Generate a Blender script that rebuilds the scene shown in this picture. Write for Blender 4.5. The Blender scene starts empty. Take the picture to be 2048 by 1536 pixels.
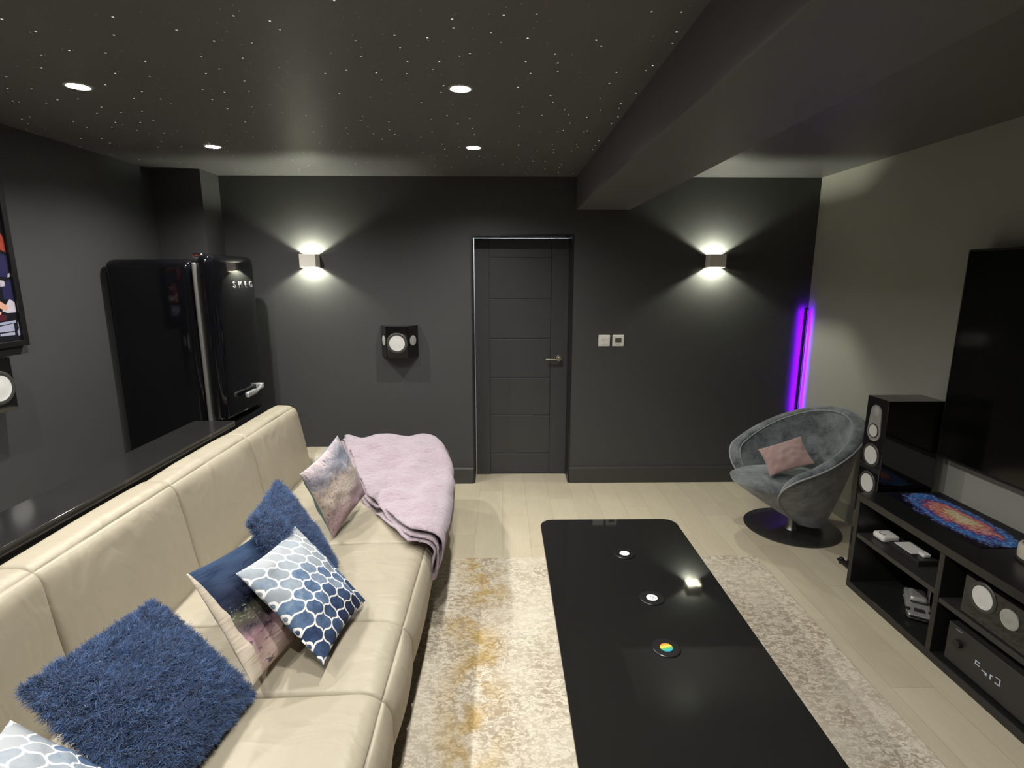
import bpy, math, random
from mathutils import Vector, Matrix, noise
random.seed(7)
SC = bpy.context.scene
COL = SC.collection
PI = math.pi
H = 2.478            # ceiling height

# ------------------------------------------------------------------ materials
class NT:
    def __init__(s, name):
        s.m = bpy.data.materials.new(name); s.m.use_nodes = True
        s.n = s.m.node_tree.nodes; s.l = s.m.node_tree.links
        s.b = s.n['Principled BSDF']
    def node(s, t, **kw):
        n = s.n.new(t)
        for k, v in kw.items(): setattr(n, k, v)
        return n
    def put(s, sock, v):
        if isinstance(v, bpy.types.NodeSocket): s.l.new(v, sock)
        else: sock.default_value = v
    def math(s, op, a, b=0.0, c=0.0, clamp=False):
        n = s.node('ShaderNodeMath', operation=op, use_clamp=clamp)
        s.put(n.inputs[0], a); s.put(n.inputs[1], b); s.put(n.inputs[2], c)
        return n.outputs[0]
    def mix(s, f, a, b, mode='MIX'):
        n = s.node('ShaderNodeMix', data_type='RGBA', blend_type=mode)
        s.put(n.inputs[0], f)
        for i, v in ((6, a), (7, b)):
            if not isinstance(v, bpy.types.NodeSocket) and len(v) == 3: v = (*v, 1)
            s.put(n.inputs[i], v)
        return n.outputs[2]
    def obj(s): return s.node('ShaderNodeTexCoord').outputs['Object']
    def uv(s): return s.node('ShaderNodeTexCoord').outputs['UV']
    def mapping(s, v, scale=(1, 1, 1), loc=(0, 0, 0), rot=(0, 0, 0)):
        n = s.node('ShaderNodeMapping'); s.put(n.inputs[0], v)
        n.inputs['Scale'].default_value = scale; n.inputs['Location'].default_value = loc; n.inputs['Rotation'].default_value = rot
        return n.outputs[0]
    def noise(s, v, scale, detail=2, rough=.5, dist=0, out=0):
        n = s.node('ShaderNodeTexNoise'); s.put(n.inputs['Vector'], v)
        n.inputs['Scale'].default_value = scale; n.inputs['Detail'].default_value = detail
        n.inputs['Roughness'].default_value = rough; n.inputs['Distortion'].default_value = dist
        return n.outputs[out]
    def ramp(s, f, stops, interp='LINEAR'):
        n = s.node('ShaderNodeValToRGB'); s.put(n.inputs[0], f); r = n.color_ramp; r.interpolation = interp
        while len(r.elements) < len(stops): r.elements.new(.5)
        for e, (p, c) in zip(r.elements, stops):
            e.position = p; e.color = (*c, 1) if len(c) == 3 else c
        return n.outputs[0]
    def sep(s, v):
        n = s.node('ShaderNodeSeparateXYZ'); s.put(n.inputs[0], v); return n.outputs
    def comb(s, x, y, z=0.0):
        n = s.node('ShaderNodeCombineXYZ'); s.put(n.inputs[0], x); s.put(n.inputs[1], y); s.put(n.inputs[2], z); return n.outputs[0]
    def bump(s, h, strength=.2, dist=.01):
        n = s.node('ShaderNodeBump'); n.inputs['Strength'].default_value = strength; n.inputs['Distance'].default_value = dist
        s.put(n.inputs['Height'], h); s.l.new(n.outputs[0], s.b.inputs['Normal'])
    def color(s, c): s.put(s.b.inputs['Base Color'], c if isinstance(c, bpy.types.NodeSocket) else (*c, 1))
    def set(s, rough=None, metal=None, spec=None, coat=None, coat_rough=None, sheen=None, ior=None):
        for k, v in (('Roughness', rough), ('Metallic', metal), ('Specular IOR Level', spec), ('Coat Weight', coat), ('Coat Roughness', coat_rough), ('Sheen Weight', sheen), ('IOR', ior)):
            if v is not None: s.put(s.b.inputs[k], v)

def simple(name, col, rough=.5, metal=0., spec=.5, bump=None, vary=0., coat=None, sheen=None):
    t = NT(name); t.color(col); t.set(rough, metal, spec, coat, sheen=sheen)
    if vary:
        f = t.noise(t.obj(), 6, 4)
        t.color(t.mix(f, tuple(c * (1 - vary) for c in col), tuple(c * (1 + vary) for c in col)))
    if bump:
        t.bump(t.noise(t.obj(), bump[0], 3), bump[1], .004)
    return t.m

def emitter(name, col, strength):
    t = NT(name); t.color((0, 0, 0))
    t.b.inputs['Emission Color'].default_value = (*col, 1); t.b.inputs['Emission Strength'].default_value = strength
    return t.m

M = {}
def wallpaint(name, col, rough=.55):
    t = NT(name); o = t.obj()
    f = t.noise(o, 2.2, 3)
    t.color(t.mix(f, tuple(c * .93 for c in col), tuple(c * 1.07 for c in col)))
    t.set(rough, spec=.35); t.bump(t.noise(o, 260, 2), .08, .002)
    return t.m
M['wall'] = wallpaint('charcoal_wall_paint', (.056, .0565, .056))
M['wall_grey'] = wallpaint('grey_wall_paint', (.37, .37, .325))
M['skirting'] = simple('charcoal_skirting_gloss', (.045, .045, .044), .42, bump=(90, .05))
M['beam'] = wallpaint('beam_paint', (.12, .119, .12))
M['door'] = simple('black_door_paint', (.043, .044, .045), .45, bump=(150, .06))
M['frame'] = simple('door_frame_black', (.014, .014, .014), .4)

def ceiling_mat():
    t = NT('starry_black_ceiling'); o = t.obj()
    def stars(scale, thr, keep, seed):
        v = t.node('ShaderNodeTexVoronoi', feature='F1'); v.voronoi_dimensions = '2D'
        t.put(v.inputs['Vector'], t.mapping(o, loc=(seed, seed * .7, 0))); v.inputs['Scale'].default_value = scale
        near = t.math('LESS_THAN', v.outputs['Distance'], thr)
        r = t.sep(v.outputs['Color'])
        return t.math('MULTIPLY', near, t.math('MULTIPLY', t.math('GREATER_THAN', r[0], 1 - keep), t.math('ADD', t.math('MULTIPLY', r[1], .8), .2)))
    big = stars(9, .031, .50, 3.1)
    mid = stars(21, .038, .22, 8.7)
    left = t.math('LESS_THAN', t.sep(o)[0], .58)
    big = t.math('MULTIPLY', big, left); mid = t.math('MULTIPLY', mid, left)
    fine = stars(70, .085, .22, 1.3)
    base = t.mix(t.noise(o, 1.5, 3), (.123, .120, .120), (.140, .136, .136))
    c = t.mix(t.math('MULTIPLY', fine, .55), base, (.55, .55, .5))
    c = t.mix(t.math('MULTIPLY', mid, .8), c, (.7, .7, .66))
    t.color(t.mix(big, c, (.9, .9, .88)))
    t.set(.42, spec=.45)
    t.b.inputs['Emission Color'].default_value = (1, .98, .92, 1)
    t.put(t.b.inputs['Emission Strength'], t.math('ADD', t.math('MULTIPLY', big, .8), t.math('MULTIPLY', mid, .2)))
    t.bump(t.noise(o, 180, 2), .1, .002)
    return t.m
M['ceiling'] = ceiling_mat()

def floor_mat():
    t = NT('pale_oak_planks'); o = t.obj(); x, y, z = t.sep(o)
    W, L = .185, 1.25
    col = t.math('FLOOR', t.math('DIVIDE', x, W))
    shift = t.math('MULTIPLY', t.math('FRACT', t.math('MULTIPLY', col, .377)), L)
    yy = t.math('DIVIDE', t.math('ADD', y, shift), L)
    row = t.math('FLOOR', yy)
    wn = t.node('ShaderNodeTexWhiteNoise', noise_dimensions='2D'); t.put(wn.inputs[0], t.comb(col, row))
    fx = t.math('FRACT', t.math('DIVIDE', x, W)); fy = t.math('FRACT', yy)
    gx = t.math('LESS_THAN', t.math('MINIMUM', fx, t.math('SUBTRACT', 1, fx)), .009)
    gy = t.math('LESS_THAN', t.math('MINIMUM', fy, t.math('SUBTRACT', 1, fy)), .0014)
    gap = t.math('MAXIMUM', gx, gy)
    gv = t.comb(t.math('ADD', x, t.math('MULTIPLY', wn.outputs[0], 7)), t.math('MULTIPLY', y, .09), 0.0)
    grain = t.noise(gv, 60, 5, .6, .6)
    cloud = t.noise(t.comb(x, t.math('MULTIPLY', y, .35), 0.0), 7, 4, .6, 1.2)
    c = t.mix(wn.outputs[0], (.53, .465, .335), (.63, .565, .415))
    c = t.mix(t.math('MULTIPLY', grain, .45), c, (.40, .34, .245))
    c = t.mix(t.math('MULTIPLY', t.math('SUBTRACT', cloud, .4, clamp=True), .9), c, (.66, .60, .46))
    c = t.mix(t.math('MULTIPLY', gap, .45), c, (.26, .21, .15))
    t.color(c); t.set(.38, spec=.35); t.bump(t.math('SUBTRACT', t.math('MULTIPLY', grain, .2), gap), .12, .003)
    return t.m
M['floor'] = floor_mat()

def rug_mat():
    t = NT('faded_abstract_rug'); o = t.obj(); x, y, z = t.sep(o)
    st = t.mapping(o, (1, 1.35, 1))
    n1 = t.noise(st, 36, 3, .55, .9)
    blot = t.ramp(n1, [(.43, (1, 1, 1)), (.53, (0, 0, 0))])
    n2 = t.noise(t.mapping(o, (.8, 1.5, 1), (4, 1, 0)), 30, 2, .5, 1.5)
    vein2 = t.math('SUBTRACT', 1.1, t.math('MULTIPLY', t.math('ABSOLUTE', t.math('SUBTRACT', n2, .49)), 17), clamp=True)
    v = t.math('MAXIMUM', t.math('MULTIPLY', blot, .85), t.math('MULTIPLY', vein2, .75))
    big = t.noise(t.mapping(o, (1, .7, 1), (2.3, .4, 0)), 2.6, 4, .6)
    strength = t.ramp(big, [(.36, (.30, .30, .30)), (.58, (1, 1, 1))])
    cream = t.mix(t.noise(o, 3.3, 3), (.60, .53, .41), (.74, .69, .58))
    taupe = t.mix(t.noise(t.mapping(o, loc=(5, 0, 0)), 4, 3), (.27, .215, .15), (.36, .295, .21))
    c = t.mix(t.math('MULTIPLY', v, strength), cream, taupe)
    # grey wash near the left and far edges
    wash = t.math('MULTIPLY', t.math('SUBTRACT', t.noise(t.mapping(o, loc=(9, 2, 0)), 3.1, 4, .6), .50, clamp=True), 3.2, clamp=True)
    c = t.mix(t.math('MULTIPLY', wash, .35), c, (.38, .33, .26))
    # ochre stain that wanders along one line of the rug
    line = t.math('SUBTRACT', t.math('ADD', x, .125), t.math('MULTIPLY', t.math('SUBTRACT', t.noise(t.comb(0.0, y, 0.0), 1.7, 2), .5), .35))
    band = t.math('SUBTRACT', 1, t.math('MULTIPLY', t.math('ABSOLUTE', line), 5.8), clamp=True)
    patch = t.ramp(t.noise(t.mapping(o, (1.2, 1, 1), (1.1, 3.0, 0)), 5.5, 4, .65), [(.42, (0, 0, 0)), (.60, (1, 1, 1))])
    gold = t.math('MULTIPLY', t.math('MULTIPLY', band, patch), 1.25, clamp=True)
    gcol = t.mix(v, (.52, .39, .19), (.34, .23, .09))
    t.color(t.mix(gold, c, gcol)); t.set(.95, spec=.1)
    t.bump(t.math('ADD', t.math('MULTIPLY', v, -.5), t.noise(o, 420, 2)), .45, .004)
    return t.m
M['rug'] = rug_mat()

def leather_mat():
    t = NT('beige_leather'); o = t.obj()
    c = t.mix(t.noise(o, 3, 3), (.325, .288, .214), (.37, .329, .248))
    t.color(t.mix(t.math('MULTIPLY', t.math('SUBTRACT', t.noise(o, 9, 4, .6), .55, clamp=True), 1.2), c, (.285, .252, .186)))
    t.set(.42, spec=.36)
    wr = t.noise(t.mapping(o, (1, 1.6, 1)), 6, 2.2, .5, .8)
    gr = t.noise(o, 330, 2)
    t.bump(t.math('ADD', t.math('MULTIPLY', wr, 1.0), t.math('MULTIPLY', gr, .03)), .5, .018)
    return t.m
M['leather'] = leather_mat()
M['leather_dark'] = simple('sofa_underside', (.02, .018, .016), .7)
M['seam'] = simple('leather_piping', (.30, .25, .18), .5)
M['foot'] = simple('black_plastic_foot', (.02, .02, .02), .3)

def velvet(name, c1, c2, rough=.8, scale=9, sheen=.5):
    t = NT(name); o = t.obj()
    f = t.noise(o, scale, 7, .72, .35)
    t.color(t.ramp(f, [(.33, c1), (.68, c2)])); t.set(rough, spec=.25, sheen=sheen)
    t.bump(t.noise(o, 500, 2), .15, .002)
    return t.m
M['velvet'] = velvet('crushed_slate_velvet', (.050, .058, .066), (.23, .25, .26), scale=11)
M['velvet_piping'] = simple('slate_piping', (.30, .32, .33), .7)
M['blanket'] = None
t = NT('pale_pink_fleece'); o = t.obj()
t.color(t.mix(t.noise(o, 14, 5, .65, 1.), (.36, .262, .32), (.475, .372, .43))); t.set(.95, spec=.08, sheen=.6)
t.bump(t.math('ADD', t.noise(o, 300, 3), t.math('MULTIPLY', t.noise(t.mapping(o, (1, 1.5, 1)), 15, 4, .6, 1.2), 4)), .9, .008); M['blanket'] = t.m
t = NT('dusky_pink_velvet'); o = t.obj()
t.color(t.mix(t.noise(o, 8, 4), (.30, .195, .185), (.40, .27, .255))); t.set(.9, spec=.1, sheen=.5); t.bump(t.noise(o, 300, 2), .2, .003); M['pink'] = t.m
M['shag_base'] = simple('navy_cushion_fabric', (.018, .040, .10), .9)
t = NT('navy_shag_yarn'); a = t.node('ShaderNodeAttribute'); a.attribute_name = 'tone'
t.color(t.mix(a.outputs['Fac'], (.004, .017, .058), (.085, .190, .44))); t.set(.55, spec=.35, sheen=.3); M['shag'] = t.m
M['teal'] = simple('teal_cushion_backing', (.10, .17, .19), .9, bump=(250, .2))
M['cream_back'] = simple('cream_cushion_backing', (.50, .44, .345), .9, bump=(250, .2))
M['label_white'] = simple('white_label', (.8, .8, .8), .7)

def trellis_mat():
    t = NT('blue_watercolour_trellis'); u, v, _ = t.sep(t.uv()); N = 7.0
    p0 = t.math('MULTIPLY', u, N); q0 = t.math('MULTIPLY', v, N)
    A = .105
    p = t.math('ADD', p0, t.math('MULTIPLY', t.math('SINE', t.math('MULTIPLY', q0, 2 * PI)), A))
    q = t.math('ADD', q0, t.math('MULTIPLY', t.math('SINE', t.math('MULTIPLY', p0, 2 * PI)), A))
    fp = t.math('FRACT', p); fq = t.math('FRACT', q)
    d = t.math('MINIMUM', t.math('MINIMUM', fp, t.math('SUBTRACT', 1, fp)), t.math('MINIMUM', fq, t.math('SUBTRACT', 1, fq)))
    line = t.math('LESS_THAN', d, .055)
    cp = t.math('FLOOR', p); cq = t.math('FLOOR', q)
    wn = t.node('ShaderNodeTexWhiteNoise', noise_dimensions='2D'); t.put(wn.inputs[0], t.comb(cp, cq))
    wash = t.noise(t.uv(), 16, 4, .6)
    tone = t.math('ADD', t.math('ADD', t.math('MULTIPLY', t.math('DIVIDE', cp, N), .80), t.math('MULTIPLY', wn.outputs[0], .34)), t.math('MULTIPLY', t.math('SUBTRACT', wash, .5), .45))
    c = t.ramp(tone, [(.12, (.33, .35, .365)), (.42, (.23, .27, .31)), (.56, (.12, .18, .28)), (.72, (.06, .10, .19)), (.88, (.030, .05, .11)), (1, (.02, .03, .07))])
    t.color(t.mix(line, c, (.80, .79, .76))); t.set(.85, spec=.15); t.bump(t.noise(t.uv(), 220, 2), .25, .003)
    return t.m
M['trellis'] = trellis_mat()

def city_mat():
    t = NT('night_city_print'); uv = t.uv(); u, v, _ = t.sep(uv)
    w = t.math('ADD', u, t.math('MULTIPLY', t.math('SUBTRACT', t.noise(t.mapping(uv, (1, 1.5, 1)), 6, 4, .65), .5), .22))
    c = t.ramp(w, [(0, (.022, .045, .095)), (.30, (.012, .018, .045)), (.44, (.010, .012, .025)), (.52, (.15, .14, .10)), (.62, (.12, .09, .10)), (.70, (.30, .18, .21)), (.86, (.50, .37, .33)), (1, (.46, .34, .30))])
    lights = t.math('MULTIPLY', t.math('GREATER_THAN', t.noise(t.mapping(uv, (2.2, 1, 1), (3, 1, 0)), 17, 3, .7), .60), t.math('MULTIPLY', t.math('GREATER_THAN', u, .40), t.math('LESS_THAN', u, .60)))
    c = t.mix(t.math('MULTIPLY', lights, .8), c, (.30, .36, .24))
    dark = t.math('MULTIPLY', t.math('GREATER_THAN', t.noise(t.mapping(uv, (2.6, .8, 1), (7, 4, 0)), 9, 4, .7), .60), t.math('GREATER_THAN', u, .46))
    c = t.mix(t.math('MULTIPLY', dark, .75), c, (.03, .025, .05))
    border = t.math('LESS_THAN', v, t.math('ADD', .015, t.math('MULTIPLY', u, .11)))
    t.color(t.mix(border, c, (.50, .43, .34))); t.set(.75, spec=.2)
    t.bump(t.math('ADD', t.noise(t.mapping(uv, (3, .7, 1)), 5, 3, .5, 1), t.math('MULTIPLY', t.noise(uv, 200, 1), .05)), .35, .012)
    return t.m
M['city'] = city_mat()

def abstract_mat():
    t = NT('abstract_smear_print'); uv = t.uv(); u, v, _ = t.sep(uv)
    n = t.noise(t.mapping(uv, (1, 2, 1)), 5, 5, .7, 1.5)
    w = t.math('ADD', u, t.math('MULTIPLY', t.math('SUBTRACT', n, .5), .75))
    c = t.ramp(w, [(.0, (.42, .36, .37)), (.16, (.13, .15, .20)), (.28, (.22, .235, .28)), (.38, (.44, .36, .29)), (.55, (.42, .37, .30)), (.75, (.32, .215, .23)), (1, (.30, .20, .215))])
    side = t.ramp(v, [(.0, (.42, .31, .30)), (.3, (.48, .39, .35)), (.8, (.22, .22, .26)), (1, (.16, .17, .21))])
    c = t.mix(.25, c, side)
    sp = t.math('GREATER_THAN', t.noise(t.mapping(uv, (1, 1.8, 1), (4, 4, 0)), 26, 5, .75), .575)
    t.color(t.mix(t.math('MULTIPLY', sp, .75), c, (.07, .065, .10))); t.set(.7, spec=.2)
    t.bump(t.math('ADD', t.noise(t.mapping(uv, (3, .8, 1)), 5, 3, .5, 1), t.math('MULTIPLY', t.noise(uv, 220, 1), .05)), .35, .01)
    return t.m
M['abstract'] = abstract_mat()

M['gloss_black'] = simple('piano_black_gloss', (.006, .006, .006), .06, spec=.5, coat=.5)
M['fridge'] = simple('black_enamel', (.004, .004, .005), .08, spec=.45)
M['counter'] = simple('black_polished_counter', (.016, .016, .016), .13, spec=.5, vary=.1)
M['counter_panel'] = simple('black_counter_panel', (.006, .006, .006), .4)
M['glass_black'] = simple('black_glass', (.013, .013, .012), .045, spec=.5)
M['matt_black'] = simple('matt_black', (.010, .010, .010), .5)
M['stand'] = simple('black_satin_stand', (.013, .013, .013), .3, spec=.5)
M['stand_edge'] = simple('black_stand_edge', (.028, .028, .026), .4, spec=.5)
M['tv'] = simple('tv_screen', (.004, .004, .004), .10, spec=.4)
M['chrome'] = simple('chrome', (.8, .8, .8), .12, metal=1.)
M['badge'] = simple('bright_badge_metal', (.75, .75, .75), .45, metal=.2)
M['handle'] = simple('bright_handle_metal', (.80, .80, .80), .25, metal=.75)
M['nickel'] = simple('satin_nickel', (.72, .68, .56), .3, metal=1.)
M['dark_steel'] = simple('brushed_dark_steel', (.27, .265, .255), .38, metal=1., bump=(60, .04))
M['gasket'] = simple('grey_door_gasket', (.115, .115, .105), .5)
M['cone'] = simple('white_speaker_cone', (.62, .61, .58), .45, bump=(300, .1))
M['cone_dim'] = simple('grey_speaker_cone', (.36, .36, .34), .4, bump=(300, .1))
M['surround'] = simple('rubber_surround', (.045, .045, .042), .4)
M['plate'] = simple('silver_driver_plate', (.42, .42, .39), .35, metal=.4)
M['plastic_white'] = simple('white_plastic', (.72, .70, .66), .35)
M['plastic_cream'] = simple('cream_plastic', (.62, .56, .44), .4)
M['lcd'] = simple('lcd_grey', (.10, .09, .07), .3)
M['plaster'] = simple('stone_beige_lamp', (.74, .70, .63), .75, bump=(120, .3))
M['trim_ring'] = simple('downlight_trim', (.45, .44, .42), .3)
M['lens'] = emitter('downlight_lens', (1, .94, .82), 60)
M['led_block'] = emitter('wall_lamp_led', (1, 1, .80), 8)
M['purple_soft'] = emitter('purple_led_soft', (.12, .0, 1.0), 95)
M['purple'] = emitter('purple_led', (.20, .0, 1.0), 200)
M['bulb_hall'] = emitter('hall_lamp', (.85, .93, 1.0), 12)
M['hall'] = simple('white_hall_paint', (.8, .8, .8), .8)
M['silver'] = simple('silver_diecast', (.40, .40, .38), .38, metal=.55)
M['car_dark'] = simple('dark_car_trim', (.02, .02, .02), .3)
M['amp'] = simple('dark_grey_amplifier', (.022, .022, .021), .4)
M['display'] = emitter('display_segments', (.8, .85, .9), .35)
M['display_dim'] = emitter('display_segments_dim', (.8, .85, .9), .14)
M['vinyl'] = simple('vinyl_black', (.012, .012, .012), .28)
M['paper_white'] = simple('white_record_label', (.78, .77, .74), .6)
M['print_dark'] = simple('grey_print', (.12, .12, .12), .6)
M['poster_black'] = simple('poster_frame_black', (.008, .008, .008), .35)
M['p_base'] = simple('poster_print_black', (.010, .010, .014), .3)
for k, c in dict(red=(.36, .055, .035), navy=(.022, .019, .07), white=(.50, .46, .52), skin=(.62, .33, .24), maroon=(.07, .012, .02), text=(.30, .31, .42)).items():
    M['p_' + k] = simple('poster_' + k, c, .35, vary=.25)
t = NT('rainbow_label'); x, y, z = t.sep(t.obj())
t.color(t.ramp(t.math('ADD', t.math('MULTIPLY', t.math('ADD', y, t.math('MULTIPLY', x, -.25)), 18), .5), [(.08, (.02, .30, .52)), (.25, (.05, .42, .40)), (.42, (.12, .45, .12)), (.58, (.85, .66, .10)), (.75, (.80, .42, .05)), (.92, (.75, .12, .05))])); t.set(.5); M['rainbow'] = t.m

def galaxy_mat():
    t = NT('galaxy_print'); u, v, _ = t.sep(t.uv())
    # u across the mat, v along it; tilted ellipse
    x = t.math('SUBTRACT', u, .54); y = t.math('SUBTRACT', v, .50)
    x = t.math('ADD', x, t.math('MULTIPLY', t.math('MAXIMUM', x, 0.0), .75))
    n = t.noise(t.mapping(t.uv(), (1, 1.6, 1)), 5.5, 8, .78, .8); n2 = t.noise(t.mapping(t.uv(), (1, 1.8, 1), (5, 2, 0)), 20, 5, .7)
    r = t.math('SQRT', t.math('ADD', t.math('POWER', t.math('MULTIPLY', t.math('ADD', x, t.math('MULTIPLY', y, -.10)), 1.85), 2), t.math('POWER', t.math('MULTIPLY', y, 1.70), 2)))
    r = t.math('ADD', r, t.math('MULTIPLY', t.math('SUBTRACT', n, .5), 1.05))
    c = t.ramp(r, [(.10, (.95, .80, .48)), (.24, (.85, .68, .36)), (.34, (.75, .14, .06)), (.44, (.85, .40, .34)), (.54, (.60, .10, .16)), (.61, (.20, .06, .24)), (.68, (.02, .10, .48)), (.78, (.05, .30, .72)), (.88, (.02, .05, .30)), (1.0, (.008, .006, .016))])
    c = t.mix(t.math('MULTIPLY', t.math('SUBTRACT', n2, .5, clamp=True), 3.0, clamp=True), c, (.85, .75, .80), 'SCREEN')
    c = t.mix(t.math('MULTIPLY', t.math('SUBTRACT', .5, n2, clamp=True), 3.5, clamp=True), c, (.12, .10, .2), 'MULTIPLY')
    c = t.mix(t.math('GREATER_THAN', r, .98), c, (.008, .006, .016))
    st = t.math('GREATER_THAN', t.noise(t.mapping(t.uv(), (1, 2, 1)), 48, 3, .6), .665)
    t.color(t.mix(t.math('MULTIPLY', st, t.math('LESS_THAN', r, 1.05)), c, (.6, .6, .75))); t.set(.45, spec=.3)
    return t.m
M['galaxy'] = galaxy_mat()

# ------------------------------------------------------------------ mesh helpers
class MB:
    def __init__(s): s.v = []; s.f = []; s.fm = []; s.uv = {}; s.mi = 0
    def add(s, vs, fs, mat=None, mi=None):
        b = len(s.v)
        s.v += [tuple(mat @ Vector(p)) if mat else tuple(p) for p in vs]
        for f in fs: s.f.append([i + b for i in f]); s.fm.append(s.mi if mi is None else mi)
        return b
    def box(s, x0, x1, y0, y1, z0, z1, mat=None, mi=None):
        vs = [(x, y, z) for x in (x0, x1) for y in (y0, y1) for z in (z0, z1)]
        s.add(vs, [(0, 1, 3, 2), (4, 6, 7, 5), (0, 4, 5, 1), (2, 3, 7, 6), (0, 2, 6, 4), (1, 5, 7, 3)], mat, mi); return s
    def rbox(s, x0, x1, y0, y1, z0, z1, r=.01, n=6, puff=(0, 0, 0), wob=0, wf=5, seed=0, fn=None, mat=None, seg=None):
        """rounded box, optional bulging of each pair of faces"""
        c = ((x0 + x1) / 2, (y0 + y1) / 2, (z0 + z1) / 2); h = (abs(x1 - x0) / 2, abs(y1 - y0) / 2, abs(z1 - z0) / 2)
        r = min(r, min(h) * .999)
        def axis(hh):
            k = 4
            a = [-hh + r * (1 - math.cos(i / k * PI / 2)) for i in range(k)] + [-hh + r]
            m = max(1, seg or n)
            mid = [(-hh + r) + (2 * hh - 2 * r) * i / m for i in range(1, m)]
            return a + mid + [-q for q in reversed(a)]
        ax = [axis(hh) for hh in h]; key = {}; vs = []; fs = []
        def vert(p):
            kx = tuple(round(q, 6) for q in p)
            if kx in key: return key[kx]
            inner = Vector([max(-h[i] + r, min(h[i] - r, p[i])) for i in range(3)])
            d = Vector(p) - inner
            q = inner + (d.normalized() * r if d.length > 1e-9 else d)
            u = [p[i] / h[i] for i in range(3)]
            for i in range(3):
                if puff[i] and abs(u[i]) > .55:
                    a, b = [j for j in range(3) if j != i]
                    q[i] += math.copysign(puff[i] * max(0, 1 - abs(u[a]) ** 2.4) * max(0, 1 - abs(u[b]) ** 2.4), u[i]) * (abs(u[i]) - .55) / .45
            q = q + Vector(c)
            if wob:
                q = q + Vector([noise.noise(q * wf + Vector((seed, 7.1 * i, i))) * wob for i in range(3)])
            if fn: q = Vector(fn(q))
            key[kx] = len(vs); vs.append(tuple(q)); return key[kx]
        for i in range(3):
            a, b = [j for j in range(3) if j != i]
            for sgn in (-1, 1):
                for ia in range(len(ax[a]) - 1):
                    for ib in range(len(ax[b]) - 1):
                        quad = []
                        for da, db in ((0, 0), (1, 0), (1, 1), (0, 1)):
                            p = [0, 0, 0]; p[i] = sgn * h[i]; p[a] = ax[a][ia + da]; p[b] = ax[b][ib + db]
                            quad.append(vert(p))
                        if (sgn > 0) != (i == 1): fs.append(quad)
                        else: fs.append(quad[::-1])
        s.add(vs, fs, mat); return s
    def lathe(s, prof, n=40, mat=None, cap=True):
        """profile of (radius, z) revolved about z"""
        vs = []; fs = []; m = len(prof)
        for i in range(n):
            a = 2 * PI * i / n
            for r, z in prof: vs.append((r * math.cos(a), r * math.sin(a), z))
        for i in range(n):
            j = (i + 1) % n
            for k in range(m - 1): fs.append((i * m + k, j * m + k, j * m + k + 1, i * m + k + 1))
        if cap:
            fs.append([i * m for i in range(n)][::-1]); fs.append([i * m + m - 1 for i in range(n)])
        s.add(vs, fs, mat); return s
    def tube(s, path, r, n=8, closed=False, mat=None):
        P = [Vector(p) for p in path]; vs = []; fs = []; L = len(P)
        up = Vector((0, 0, 1)); prev = None
        for i, p in enumerate(P):
            tdir = (P[(i + 1) % L] - P[i - 1]) if closed else (P[min(i + 1, L - 1)] - P[max(i - 1, 0)])
            tdir.normalize()
            if prev is None:
                u = tdir.cross(up)
                if u.length < .1: u = tdir.cross(Vector((1, 0, 0)))
                u.normalize()
            else:
                u = prev - tdir * prev.dot(tdir); u.normalize()
            w = tdir.cross(u); prev = u
            for k in range(n):
                a = 2 * PI * k / n; vs.append(tuple(p + (u * math.cos(a) + w * math.sin(a)) * r))
        for i in range(L if closed else L - 1):
            j = (i + 1) % L
            for k in range(n): fs.append((i * n + k, i * n + (k + 1) % n, j * n + (k + 1) % n, j * n + k))
        if not closed: fs.append(list(range(n))[::-1]); fs.append([(L - 1) * n + k for k in range(n)])
        s.add(vs, fs, mat); return s
    def prism(s, poly, z0, z1, mat=None, mi=None):
        n = len(poly)
        vs = [(x, y, z0) for x, y in poly] + [(x, y, z1) for x, y in poly]
        fs = [list(range(n))[::-1], [n + i for i in range(n)]] + [(i, (i + 1) % n, n + (i + 1) % n, n + i) for i in range(n)]
        s.add(vs, fs, mat, mi); return s
    def obj(s, name, mats, parent=None, smooth=True, angle=40, uv=None):
        me = bpy.data.meshes.new(name); me.from_pydata(s.v, [], s.f)
        if not isinstance(mats, (list, tuple)): mats = [mats]
        for m in mats: me.materials.append(m)
        for p, k in zip(me.polygons, s.fm): p.material_index = k
        if uv:
            l = me.uv_layers.new(name='UVMap')
            for lp in me.loops: l.data[lp.index].uv = uv[lp.vertex_index]
        me.validate(); me.update()
        if smooth:
            me.polygons.foreach_set('use_smooth', [True] * len(me.polygons))
            try: me.set_sharp_from_angle(angle=math.radians(angle))
            except Exception: pass
        o = bpy.data.objects.new(name, me); COL.objects.link(o)
        if parent: o.parent = parent
        return o

def tag(o, label=None, cat=None, group=None, kind=None):
    for k, v in (('label', label), ('category', cat), ('group', group), ('kind', kind)):
        if v: o[k] = v
    return o
def thing(name, label, cat, loc=(0, 0, 0), group=None, rot=(0, 0, 0)):
    o = bpy.data.objects.new(name, None); COL.objects.link(o); o.empty_display_size = .1
    o.location = loc; o.rotation_euler = rot
    return tag(o, label, cat, group)
def struct(o): o['kind'] = 'structure'; return o
def copy_tree(o, parent=None):
    c = o.copy(); COL.objects.link(c)
    if parent: c.parent = parent
    for ch in list(o.children): copy_tree(ch, c)
    return c
def light(name, kind, parent, loc, energy, col, rot=(0, 0, 0), **kw):
    d = bpy.data.lights.new(name, kind); d.energy = energy; d.color = col
    for k, v in kw.items(): setattr(d, k, v)
    o = bpy.data.objects.new(name, d); COL.objects.link(o); o.location = loc; o.rotation_euler = rot
    if parent: o.parent = parent
    return o
def rotm(axis, deg): return Matrix.Rotation(math.radians(deg), 4, axis)
def T(*p): return Matrix.Translation(p)
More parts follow.
